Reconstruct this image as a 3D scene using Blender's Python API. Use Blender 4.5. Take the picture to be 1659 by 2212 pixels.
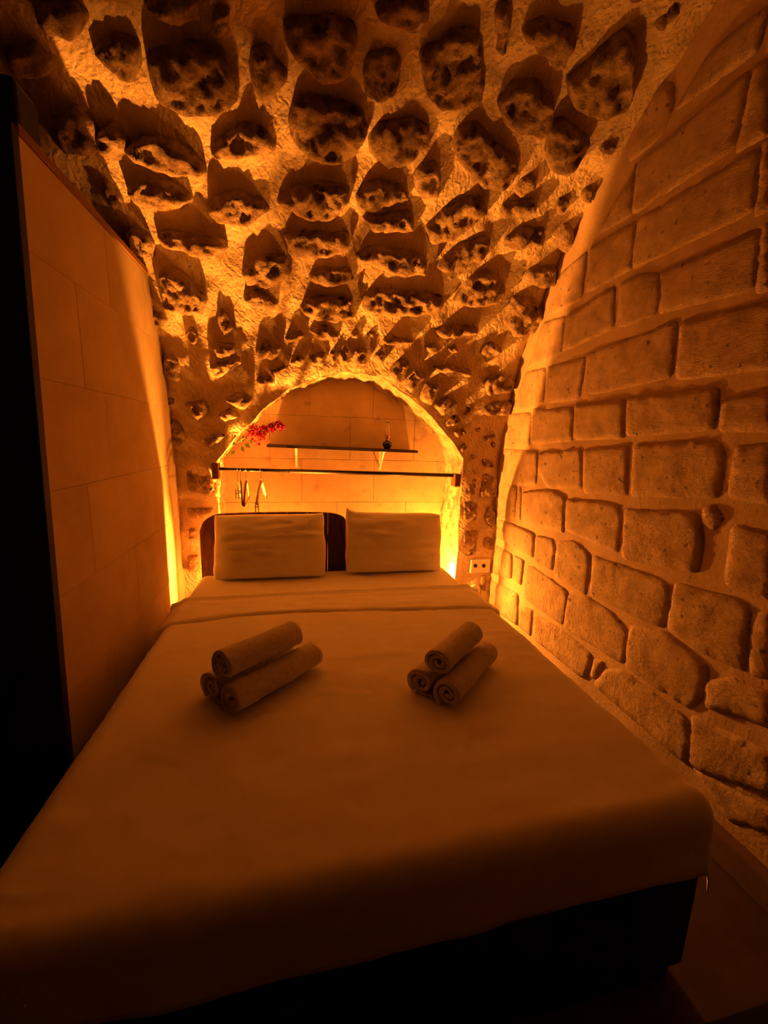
import bpy, bmesh, math, random
import numpy as np
from mathutils import Vector, Matrix, noise, geometry

for o in list(bpy.data.objects):
    bpy.data.objects.remove(o)
sc = bpy.context.scene
COL = sc.collection
random.seed(7)
PI = math.pi

# ------------------------------------------------------------------ camera
CAM = np.array([0.0, 0.0, 1.46])
FPX, CX, CY = 870.0, 829.5, 1106.0
VPX, VPY, SLOPE = 640.0, 943.0, 0.030


def cam_axes():
    d = np.array([(VPX - CX) / FPX, (CY - VPY) / FPX, 1.0]); d /= np.linalg.norm(d)
    h = np.array([1, -SLOPE, 0.0])
    n = np.cross(d, h)
    if n[1] < 0: n = -n
    n /= np.linalg.norm(n)
    r = np.cross(n, d)
    if r[0] < 0: r = -r
    return np.array([r, d, n])          # rows: room x, y, z in camera (right, up, forward)


MC = cam_axes()


def ray(px, py):
    return MC @ np.array([(px - CX) / FPX, (CY - py) / FPX, 1.0])


def hit(px, py, ax, val):
    r = ray(px, py); t = (val - CAM[ax]) / r[ax]
    return CAM + t * r


cd = bpy.data.cameras.new('camera'); cam = bpy.data.objects.new('camera', cd); COL.objects.link(cam)
cd.sensor_fit = 'HORIZONTAL'; cd.sensor_width = 36.0; cd.lens = FPX / 1659.0 * 36.0; cd.clip_start = 0.02
rt, up, fw = MC[:, 0], MC[:, 1], MC[:, 2]
cam.matrix_world = Matrix(((rt[0], up[0], -fw[0], CAM[0]), (rt[1], up[1], -fw[1], CAM[1]),
                           (rt[2], up[2], -fw[2], CAM[2]), (0, 0, 0, 1)))
sc.camera = cam

# ------------------------------------------------------------------ world and exposure
w = bpy.data.worlds.new('night'); sc.world = w; w.use_nodes = True
w.node_tree.nodes['Background'].inputs['Color'].default_value = (0.004, 0.002, 0.001, 1)
w.node_tree.nodes['Background'].inputs['Strength'].default_value = 0.0
sc.view_settings.view_transform = 'Standard'; sc.view_settings.look = 'None'
sc.view_settings.gamma = 1.0; sc.view_settings.use_curve_mapping = False
sc.view_settings.exposure = 0.22
LAMP_COL = (1.0, 0.285, 0.026)
LAMP_MAIN, LAMP_SIDE, LAMP_LOW, LAMP_ADDED = 38000.0, 3300.0, 190.0, 800.0

# ------------------------------------------------------------------ dimensions
XR, XL = 1.50, -0.75            # right wall, near face of the partition
YC, ZC, R = 0.84, 1.18, 1.97    # vault: circle in the y-z plane
YW = YC + R                     # far wall face
YB = 3.25                       # back of the niche
ZM = 0.58                       # top of the mattress


# ------------------------------------------------------------------ materials
def mat(name, c1, c2, scale=8.0, rough=0.9, bump=0.0, bscale=40.0, detail=6.0, spots=None, stretch=(1, 1, 1),
        lines=None, spec=0.25, metallic=0.0, lo=0.35, hi=0.65, bdist=0.01):
    m = bpy.data.materials.new(name); m.use_nodes = True
    nt = m.node_tree; N = nt.nodes; L = nt.links
    b = N['Principled BSDF']
    b.inputs['Roughness'].default_value = rough
    b.inputs['Specular IOR Level'].default_value = spec
    b.inputs['Metallic'].default_value = metallic
    tc = N.new('ShaderNodeTexCoord'); mp = N.new('ShaderNodeMapping')
    mp.inputs['Scale'].default_value = stretch
    L.new(tc.outputs['Object'], mp.inputs['Vector'])
    n1 = N.new('ShaderNodeTexNoise'); n1.inputs['Scale'].default_value = scale; n1.inputs['Detail'].default_value = detail
    n1.inputs['Roughness'].default_value = 0.62
    L.new(mp.outputs[0], n1.inputs['Vector'])
    cr = N.new('ShaderNodeValToRGB'); cr.color_ramp.elements[0].position = lo; cr.color_ramp.elements[1].position = hi
    cr.color_ramp.elements[0].color = (*c1, 1); cr.color_ramp.elements[1].color = (*c2, 1)
    L.new(n1.outputs['Fac'], cr.inputs['Fac'])
    col = cr.outputs['Color']
    if spots:
        n2 = N.new('ShaderNodeTexNoise'); n2.inputs['Scale'].default_value = spots[1]; n2.inputs['Detail'].default_value = 4.0
        L.new(mp.outputs[0], n2.inputs['Vector'])
        r2 = N.new('ShaderNodeValToRGB'); r2.color_ramp.elements[0].position = spots[2]; r2.color_ramp.elements[1].position = spots[2] + 0.12
        r2.color_ramp.elements[0].color = (0, 0, 0, 1); r2.color_ramp.elements[1].color = (1, 1, 1, 1)
        L.new(n2.outputs['Fac'], r2.inputs['Fac'])
        mx = N.new('ShaderNodeMix'); mx.data_type = 'RGBA'
        L.new(r2.outputs['Color'], mx.inputs['Factor'])
        L.new(col, mx.inputs['A']); mx.inputs['B'].default_value = (*spots[0], 1)
        col = mx.outputs['Result']
    L.new(col, b.inputs['Base Color'])
    if bump > 0:
        nb = N.new('ShaderNodeTexNoise'); nb.inputs['Scale'].default_value = bscale; nb.inputs['Detail'].default_value = 7.0
        nb.inputs['Roughness'].default_value = 0.65
        L.new(mp.outputs[0], nb.inputs['Vector'])
        bp = N.new('ShaderNodeBump'); bp.inputs['Strength'].default_value = bump; bp.inputs['Distance'].default_value = bdist
        h = nb.outputs['Fac']
        if lines:
            wv = N.new('ShaderNodeTexWave'); wv.wave_type = 'BANDS'; wv.bands_direction = lines[0]
            wv.inputs['Scale'].default_value = lines[1]; wv.inputs['Distortion'].default_value = lines[2]
            wv.inputs['Detail'].default_value = 2.0; wv.inputs['Detail Scale'].default_value = 1.5
            L.new(mp.outputs[0], wv.inputs['Vector'])
            ad = N.new('ShaderNodeMath'); ad.operation = 'MULTIPLY_ADD'
            L.new(wv.outputs['Fac'], ad.inputs[0]); ad.inputs[1].default_value = lines[3]; L.new(h, ad.inputs[2])
            h = ad.outputs[0]
        L.new(h, bp.inputs['Height']); L.new(bp.outputs['Normal'], b.inputs['Normal'])
    return m


M = {}
M['mortar'] = mat('lime_mortar', (0.60, 0.48, 0.34), (0.76, 0.63, 0.47), 6, bump=0.8, bscale=55, bdist=0.014, lines=('DIAGONAL', 14, 9, 0.35))
M['rubble'] = mat('rubble_stone', (0.20, 0.13, 0.085), (0.56, 0.42, 0.29), 14, bump=1.0, bscale=38, bdist=0.03,
                  spots=((0.07, 0.045, 0.03), 19, 0.60), lo=0.36, hi=0.62)
M['joint'] = mat('wall_joint_mortar', (0.50, 0.37, 0.27), (0.62, 0.47, 0.35), 7, bump=0.5, bscale=60)
M['ashlar'] = mat('tooled_ashlar', (0.52, 0.375, 0.265), (0.76, 0.57, 0.425), 11, bump=0.9, bscale=62, bdist=0.016,
                  spots=((0.15, 0.10, 0.07), 34, 0.63), lines=('Z', 55, 4.0, 0.16))
M['plaster'] = mat('niche_plaster', (0.42, 0.31, 0.20), (0.52, 0.40, 0.27), 4, bump=0.25, bscale=26, spots=((0.33, 0.23, 0.14), 9, 0.62))
M['skirting'] = mat('brown_skirting', (0.16, 0.10, 0.065), (0.22, 0.14, 0.09), 6, bump=0.2, bscale=30)
M['slab'] = mat('limestone_slab', (0.40, 0.31, 0.19), (0.52, 0.41, 0.27), 2.6, rough=0.7, bump=0.12, bscale=22, spots=((0.42, 0.30, 0.18), 17, 0.70))
M['slab_b'] = mat('limestone_slab_pale', (0.43, 0.33, 0.21), (0.54, 0.43, 0.29), 2.2, rough=0.7, bump=0.12, bscale=22, spots=((0.44, 0.32, 0.2), 15, 0.70))
M['lining'] = mat('niche_lining', (0.30, 0.22, 0.14), (0.68, 0.55, 0.39), 16, bump=1.0, bscale=36, bdist=0.03)
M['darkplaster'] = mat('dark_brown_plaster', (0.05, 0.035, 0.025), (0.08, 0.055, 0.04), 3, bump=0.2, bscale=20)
M['floor'] = mat('floor_screed', (0.07, 0.045, 0.03), (0.10, 0.065, 0.045), 5, rough=0.6, bump=0.1, bscale=30)
M['darkwood'] = mat('dark_stained_wood', (0.045, 0.016, 0.007), (0.13, 0.05, 0.02), 6, rough=0.45, bump=0.1, bscale=20, stretch=(9, 9, 0.9))
M['rodwood'] = mat('dark_rod', (0.012, 0.008, 0.006), (0.03, 0.02, 0.014), 6, rough=0.4, stretch=(1, 8, 8))
M['blockwood'] = mat('block_wood', (0.10, 0.04, 0.018), (0.19, 0.08, 0.035), 8, rough=0.5, stretch=(8, 8, 1))
M['end_shade'] = mat('partition_end_shade', (0.012, 0.008, 0.006), (0.022, 0.014, 0.01), 4, rough=0.6)
M['trimwood'] = mat('partition_capping_wood', (0.16, 0.07, 0.03), (0.25, 0.12, 0.05), 7, rough=0.6, stretch=(6, 0.8, 6))
M['basecloth'] = mat('dark_bed_base_fabric', (0.012, 0.008, 0.007), (0.02, 0.013, 0.01), 30, rough=0.95, bump=0.2, bscale=300)
M['sheet'] = mat('white_cotton_sheet', (0.84, 0.81, 0.77), (0.89, 0.87, 0.83), 5, rough=0.85, bump=0.12, bscale=9, lines=('X', 60, 1.0, 0.02))
M['fitted'] = mat('white_fitted_sheet', (0.82, 0.80, 0.76), (0.88, 0.86, 0.82), 5, rough=0.85, bump=0.15, bscale=9, lines=('X', 34, 0.2, 0.12))
M['pillow'] = mat('white_pillowcase', (0.82, 0.80, 0.76), (0.88, 0.86, 0.82), 5, rough=0.85, bump=0.10, bscale=14)
M['towel'] = mat('white_terry', (0.62, 0.58, 0.52), (0.78, 0.74, 0.68), 60, rough=1.0, bump=0.6, bscale=420, bdist=0.004)
M['white'] = mat('white_plastic', (0.74, 0.73, 0.70), (0.80, 0.79, 0.76), 5, rough=0.4)
M['hole'] = mat('black_plastic', (0.01, 0.01, 0.01), (0.02, 0.02, 0.02), 5, rough=0.4)
M['whitemetal'] = mat('white_painted_metal', (0.72, 0.70, 0.66), (0.80, 0.78, 0.74), 12, rough=0.4)
M['steel'] = mat('bright_wire', (0.5, 0.5, 0.5), (0.6, 0.6, 0.6), 12, rough=0.25, metallic=1.0)
M['palewood'] = mat('pale_beech', (0.62, 0.42, 0.22), (0.76, 0.55, 0.32), 10, rough=0.5, stretch=(1, 1, 6))
M['brownwood'] = mat('brown_hanger_wood', (0.16, 0.07, 0.03), (0.26, 0.12, 0.05), 10, rough=0.5)
M['blackglaze'] = mat('black_lamp_glass', (0.006, 0.006, 0.008), (0.01, 0.01, 0.012), 5, rough=0.08, spec=0.6)
M['brass'] = mat('brass_burner', (0.55, 0.38, 0.14), (0.66, 0.46, 0.2), 10, rough=0.3, metallic=1.0)
M['bract'] = mat('red_bract', (0.24, 0.002, 0.035), (0.46, 0.006, 0.09), 30, rough=0.6)
M['leaf'] = mat('green_leaf', (0.05, 0.14, 0.02), (0.20, 0.34, 0.06), 20, rough=0.5)
M['stem'] = mat('green_stem', (0.10, 0.12, 0.03), (0.16, 0.18, 0.05), 20, rough=0.6)
M['rug'] = mat('black_mat', (0.006, 0.005, 0.005), (0.012, 0.01, 0.01), 80, rough=1.0, bump=0.3, bscale=300)
M['blackbox'] = mat('black_case', (0.006, 0.006, 0.006), (0.010, 0.010, 0.010), 10, rough=0.5)

g = bpy.data.materials.new('clear_chimney_glass'); g.use_nodes = True
gb = g.node_tree.nodes['Principled BSDF']
gb.inputs['Base Color'].default_value = (1, 1, 1, 1); gb.inputs['Roughness'].default_value = 0.03
gb.inputs['Transmission Weight'].default_value = 1.0; gb.inputs['IOR'].default_value = 1.45
M['glass'] = g


def emit(name, strength):
    m = bpy.data.materials.new(name); m.use_nodes = True
    b = m.node_tree.nodes['Principled BSDF']
    b.inputs['Base Color'].default_value = (0.8, 0.6, 0.4, 1)
    b.inputs['Emission Color'].default_value = (*LAMP_COL, 1)
    b.inputs['Emission Strength'].default_value = strength
    return m


M['bulb_main'] = emit('amber_bulb_strong', LAMP_MAIN)
M['bulb_side'] = emit('amber_bulb_weak', LAMP_SIDE)
M['bulb_added'] = emit('amber_bulb_added', LAMP_ADDED)
M['bulb_low'] = emit('amber_bulb_faint', LAMP_LOW)


# ------------------------------------------------------------------ helpers
def link(name, verts, faces, m, parent=None, smooth=True):
    me = bpy.data.meshes.new(name)
    me.from_pydata([tuple(float(c) for c in v) for v in verts], [], faces)
    me.update()
    if smooth:
        for p in me.polygons: p.use_smooth = True
    me.materials.append(M[m])
    o = bpy.data.objects.new(name, me); COL.objects.link(o)
    if parent: o.parent = parent
    return o


def bmo(name, bm, m, parent=None, smooth=False):
    bmesh.ops.recalc_face_normals(bm, faces=bm.faces)
    me = bpy.data.meshes.new(name); bm.to_mesh(me); bm.free()
    if smooth:
        for p in me.polygons: p.use_smooth = True
    me.materials.append(M[m])
    o = bpy.data.objects.new(name, me); COL.objects.link(o)
    if parent: o.parent = parent
    return o


def box(bm, x0, x1, y0, y1, z0, z1, bev=0.0, mtx=None, seg=2):
    r = bmesh.ops.create_cube(bm, size=1.0)
    vs = r['verts']
    for v in vs:
        v.co = Vector((x0 + (v.co.x + .5) * (x1 - x0), y0 + (v.co.y + .5) * (y1 - y0), z0 + (v.co.z + .5) * (z1 - z0)))
    if bev > 0:
        es = list({e for v in vs for e in v.link_edges})
        r2 = bmesh.ops.bevel(bm, geom=es, offset=bev, segments=seg, profile=0.6, affect='EDGES')
        vs = list({v for f in r2['faces'] for v in f.verts} | {v for v in vs if v.is_valid})
    if mtx is not None:
        bmesh.ops.transform(bm, matrix=mtx, verts=vs)
    return vs


def tube(bm, pts, r, n=8, caps=True):
    """round bar along a list of points; r a number or a list"""
    pts = [Vector(p) for p in pts]
    rs = r if isinstance(r, (list, tuple)) else [r] * len(pts)
    rings = []
    up_ = None
    for i, p in enumerate(pts):
        t = (pts[min(i + 1, len(pts) - 1)] - pts[max(i - 1, 0)]).normalized()
        if up_ is None:
            up_ = Vector((0, 0, 1)) if abs(t.z) < .9 else Vector((1, 0, 0))
        a = t.cross(up_).normalized(); b = a.cross(t).normalized(); up_ = b
        rings.append([bm.verts.new(p + (a * math.cos(2 * PI * k / n) + b * math.sin(2 * PI * k / n)) * rs[i]) for k in range(n)])
    for i in range(len(rings) - 1):
        for k in range(n):
            bm.faces.new((rings[i][k], rings[i][(k + 1) % n], rings[i + 1][(k + 1) % n], rings[i + 1][k]))
    if caps:
        bm.faces.new(rings[0][::-1]); bm.faces.new(rings[-1])


def lathe(bm, prof, c, n=20):
    rings = []
    for r, z in prof:
        if r < 1e-5:
            rings.append([bm.verts.new((c[0], c[1], c[2] + z))])
        else:
            rings.append([bm.verts.new((c[0] + r * math.cos(2 * PI * k / n), c[1] + r * math.sin(2 * PI * k / n), c[2] + z)) for k in range(n)])
    for A, B in zip(rings[:-1], rings[1:]):
        for k in range(n):
            a0, a1 = A[k % len(A)], A[(k + 1) % len(A)]; b0, b1 = B[k % len(B)], B[(k + 1) % len(B)]
            vs = []
            for v in (a0, a1, b1, b0):
                if v not in vs: vs.append(v)
            if len(vs) > 2: bm.faces.new(vs)


def empty(name, loc=(0, 0, 0)):
    o = bpy.data.objects.new(name, None); COL.objects.link(o); o.location = loc
    o.empty_display_size = 0.05
    return o


def tag(o, label, cat, group=None):
    o['label'] = label; o['category'] = cat
    if group: o['group'] = group
    return o


def struct(o, label=None):
    o['kind'] = 'structure'
    if label: o['label'] = label
    return o


def nz(x, y, z, s):
    return noise.noise(Vector((x * s, y * s, z * s)))


def frac(p, s, octv=4):
    return noise.fractal(Vector(p) * s, 0.9, 2.1, octv)


# ------------------------------------------------------------------ vault surface: (x, s) -> point
def surf(x, s, h=0.0):
    if s <= 0:
        return (x, YW - h, ZC + s)
    a = s / R
    return (x, YC + (R - h) * math.cos(a), ZC + (R - h) * math.sin(a))


def px_vault(px, py):
    r = ray(px, py)
    o = CAM[1:] - np.array([YC, ZC]); a = r[1] ** 2 + r[2] ** 2; b = 2 * (r[1] * o[0] + r[2] * o[1]); c = o @ o - R * R
    t = (-b + math.sqrt(b * b - 4 * a * c)) / (2 * a); p = CAM + t * r
    if p[2] < ZC:
        p = hit(px, py, 1, YW)
        return p[0], p[2] - ZC
    return p[0], R * math.atan2(p[2] - ZC, p[1] - YC)


def px_right(px, py):
    p = hit(px, py, 0, XR)
    return p[1], p[2]


# stones of the vault, traced as outlines and thrown onto the vault surface
def crop(ox, oy, k, polys):
    return [[(ox + x / k, oy + y / k) for x, y in p] for p in polys]


VAULT = crop(0, 0, 1.999, [
    [(620, 20), (700, -30), (850, -30), (850, 80), (760, 90), (700, 70)],
    [(925, 40), (960, 20), (1000, 40), (960, 140), (930, 155)],
    [(410, 220), (480, 150), (590, 170), (610, 260), (580, 330), (540, 340), (480, 290)],
    [(650, 230), (800, 200), (930, 210), (1000, 270), (1030, 370), (1000, 440), (920, 480), (820, 470), (720, 450), (660, 350)],
    [(1090, 200), (1160, 200), (1240, 310), (1230, 350), (1150, 430), (1100, 380), (1085, 290)],
    [(1235, 80), (1400, 60), (1510, 90), (1530, 180), (1500, 300), (1400, 340), (1300, 250), (1240, 170)],
    [(920, 620), (960, 570), (1050, 520), (1150, 540), (1190, 610), (1170, 640), (1050, 660), (930, 670)],
    [(1270, 430), (1330, 405), (1450, 440), (1560, 460), (1575, 560), (1540, 640), (1450, 690), (1350, 670), (1280, 610), (1255, 530)],
    [(540, 640), (590, 590), (690, 590), (800, 640), (870, 700), (885, 750), (780, 750), (680, 720), (600, 690)],
    [(560, 820), (620, 760), (740, 780), (800, 830), (830, 860), (740, 890), (610, 880)],
    [(910, 900), (930, 850), (1040, 820), (1150, 870), (1160, 900), (1060, 960), (940, 950)],
    [(1200, 860), (1260, 800), (1400, 790), (1500, 800), (1500, 870), (1420, 940), (1330, 930), (1220, 880)],
    [(450, 770), (490, 790), (545, 870), (500, 900), (460, 850)],
    [(680, 1000), (780, 1000), (960, 1030), (970, 1080), (870, 1100), (720, 1060)],
    [(690, 1180), (760, 1160), (830, 1220), (860, 1290), (840, 1350), (720, 1340)],
    [(1230, 1000), (1300, 990), (1500, 1000), (1500, 1060), (1420, 1100), (1260, 1110)],
    [(1340, 1180), (1400, 1150), (1500, 1150), (1530, 1200), (1440, 1230), (1350, 1220)],
    [(1050, 1170), (1120, 1100), (1230, 1100), (1250, 1190), (1150, 1230), (1070, 1220)],
    [(30, 220), (150, 160), (250, 240), (200, 330), (80, 330)],
    [(220, 500), (330, 450), (420, 520), (420, 640), (300, 660)],
    [(150, 20), (300, -20), (380, 60), (330, 150), (210, 130)],
    [(420, 560), (500, 520), (560, 600), (520, 690), (440, 660)],
]) + crop(600, 0, 1.999, [
    [(420, 20), (450, -30), (640, -30), (650, 60), (570, 105), (470, 90)],
    [(365, 270), (400, 210), (480, 200), (525, 230), (520, 320), (500, 390), (450, 430), (380, 390)],
    [(620, 200), (680, 170), (770, 120), (860, 110), (870, 250), (880, 400), (780, 440), (680, 440), (640, 380)],
    [(930, 20), (990, -20), (1000, 60), (980, 220), (940, 200)],
    [(1060, 110), (1150, 75), (1270, 110), (1280, 180), (1230, 270), (1190, 280), (1130, 200), (1070, 170)],
    [(950, 420), (1010, 350), (1090, 340), (1180, 420), (1180, 480), (1130, 570), (1030, 550), (970, 500)],
    [(1250, 330), (1380, 220), (1500, 120), (1540, 180), (1530, 350), (1500, 450), (1400, 490), (1290, 450)],
    [(405, 590), (430, 530), (560, 500), (640, 540), (640, 620), (560, 690), (470, 710), (410, 650)],
    [(750, 620), (790, 540), (860, 520), (930, 600), (1020, 660), (1030, 720), (980, 800), (880, 790), (790, 690)],
    [(1160, 640), (1180, 530), (1240, 520), (1340, 600), (1290, 680), (1240, 740), (1180, 720)],
    [(580, 760), (610, 700), (680, 690), (700, 750), (690, 830), (620, 850)],
    [(1020, 810), (1050, 760), (1110, 740), (1110, 810), (1040, 840)],
    [(340, 830), (400, 780), (540, 790), (560, 850), (420, 890), (350, 890)],
    [(640, 970), (720, 900), (820, 840), (890, 860), (895, 910), (760, 1020), (660, 1040)],
    [(370, 930), (560, 910), (580, 990), (420, 995)],
    [(960, 870), (1100, 860), (1110, 910), (970, 940)],
    [(980, 1020), (1060, 980), (1140, 970), (1140, 1050), (1000, 1070)],
    [(1210, 1000), (1240, 960), (1275, 1000), (1275, 1080), (1240, 1100), (1215, 1060)],
    [(690, 1140), (780, 1060), (870, 1010), (910, 1030), (880, 1110), (740, 1200)],
    [(340, 1100), (400, 1060), (600, 1080), (635, 1110), (630, 1180), (500, 1180), (360, 1120)],
    [(1400, 610), (1460, 600), (1440, 655), (1385, 650)],
    [(1310, 820), (1350, 800), (1355, 860), (1310, 865)],
    [(1480, 640), (1540, 560), (1600, 440), (1640, 420), (1640, 520), (1560, 600)],
    [(1600, 90), (1680, 0), (1720, -30), (1740, 30), (1650, 120)],
]) + crop(300, 400, 1.659, [
    [(580, 440), (600, 400), (700, 395), (760, 400), (765, 470), (700, 485), (620, 475)],
    [(800, 400), (830, 370), (960, 375), (1080, 385), (1080, 430), (1050, 460), (900, 465), (810, 450)],
    [(1130, 400), (1180, 320), (1250, 310), (1310, 360), (1290, 410), (1220, 430), (1140, 420)],
    [(1310, 480), (1340, 400), (1420, 410), (1440, 470), (1420, 520), (1340, 540)],
    [(1370, 320), (1420, 280), (1480, 290), (1495, 350), (1430, 360)],
    [(1060, 520), (1110, 500), (1210, 505), (1200, 530), (1100, 545)],
    [(870, 550), (910, 540), (980, 550), (960, 570), (890, 570)],
    [(610, 520), (670, 500), (720, 540), (660, 552)],
    [(820, 522), (848, 528), (842, 548), (815, 542)],
    [(758, 525), (790, 518), (786, 546), (760, 546)],
    [(420, 590), (450, 550), (510, 580), (490, 620), (430, 620)],
    [(540, 640), (570, 600), (600, 620), (580, 655)],
    [(610, 610), (650, 590), (670, 600), (660, 645), (620, 650)],
    [(683, 597), (703, 587), (706, 638), (688, 643)],
    [(718, 590), (750, 585), (750, 640), (720, 642)],
    [(770, 590), (815, 585), (810, 645), (770, 640)],
    [(835, 620), (860, 590), (885, 600), (862, 652)],
    [(895, 665), (930, 620), (970, 630), (945, 700), (908, 700)],
    [(948, 715), (990, 665), (1030, 680), (975, 740)],
    [(1003, 765), (1030, 710), (1075, 710), (1045, 785)],
    [(1060, 790), (1100, 760), (1140, 780), (1085, 825)],
    [(1105, 850), (1135, 830), (1155, 840), (1120, 865)],
    [(1020, 575), (1060, 565), (1080, 590), (1040, 602)],
    [(1100, 580), (1130, 570), (1142, 592), (1110, 602)],
    [(1240, 700), (1290, 670), (1340, 700), (1320, 740), (1250, 750)],
    [(1230, 800), (1260, 780), (1330, 770), (1320, 820), (1240, 825)],
    [(1220, 590), (1260, 560), (1300, 590), (1250, 630)],
    [(1060, 650), (1100, 640), (1190, 665), (1180, 685), (1100, 680)],
    [(380, 400), (430, 370), (500, 410), (490, 440), (410, 430)],
    [(410, 340), (450, 270), (530, 260), (535, 330), (450, 350)],
    [(260, 640), (360, 610), (370, 640), (280, 690)],
    [(260, 570), (340, 560), (350, 600), (280, 620)],
    [(285, 480), (300, 440), (340, 510), (300, 540)],
    [(165, 780), (240, 770), (245, 820), (210, 840)],
    [(310, 770), (360, 740), (410, 765), (375, 805)],
    [(285, 820), (330, 800), (358, 830), (310, 850)],
    [(235, 905), (290, 885), (310, 905), (255, 945)],
    [(420, 690), (470, 680), (490, 705), (430, 722)],
    [(100, 330), (150, 320), (240, 400), (230, 460), (130, 440)],
    [(480, 660), (525, 640), (538, 655), (482, 685)],
    [(525, 545), (580, 520), (592, 542), (535, 562)],
    [(1170, 790), (1190, 780), (1200, 800), (1180, 815)],
    [(1120, 880), (1160, 870), (1170, 890), (1135, 905)],
])
VAULT += crop(760, 880, 5.184, [
    [(1030, 170), (1130, 60), (1200, 100), (1170, 180), (1060, 215)],
    [(1238, 70), (1290, 15), (1325, 50), (1260, 95)],
    [(1365, 255), (1400, 218), (1455, 225), (1400, 285)],
    [(1295, 195), (1320, 150), (1336, 215), (1310, 230)],
    [(1195, 465), (1250, 395), (1295, 430), (1220, 505)],
    [(1560, 410), (1600, 375), (1615, 440), (1575, 450)],
    [(1325, 520), (1385, 535), (1350, 595)],
    [(1450, 565), (1560, 590), (1590, 670), (1465, 660)],
    [(1480, 330), (1580, 300), (1600, 345), (1500, 370)],
])
PIERS = crop(960, 1000, 5.53, [
    [(230, 20), (370, 60), (370, 390), (220, 390)],
    [(420, 130), (470, 95), (620, 190), (640, 240), (610, 410), (415, 410)],
    [(210, 470), (330, 440), (395, 500), (380, 680), (300, 710), (215, 680)],
    [(465, 620), (520, 520), (600, 580), (600, 780), (560, 800), (470, 700)],
    [(210, 790), (390, 790), (400, 880), (360, 1110), (195, 1110)],
    [(440, 900), (480, 870), (570, 890), (590, 960), (550, 1050), (440, 1000)],
    [(430, 1350), (500, 1340), (490, 1540), (420, 1500)],
]) + crop(340, 960, 5.265, [
    [(330, 200), (440, 190), (560, 290), (640, 380), (650, 520), (600, 580), (400, 560), (330, 480)],
    [(340, 710), (640, 720), (650, 770), (500, 860), (350, 850)],
    [(350, 900), (470, 960), (470, 1100), (350, 1080)],
    [(340, 1250), (470, 1240), (480, 1420), (350, 1450)],
])
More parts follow.
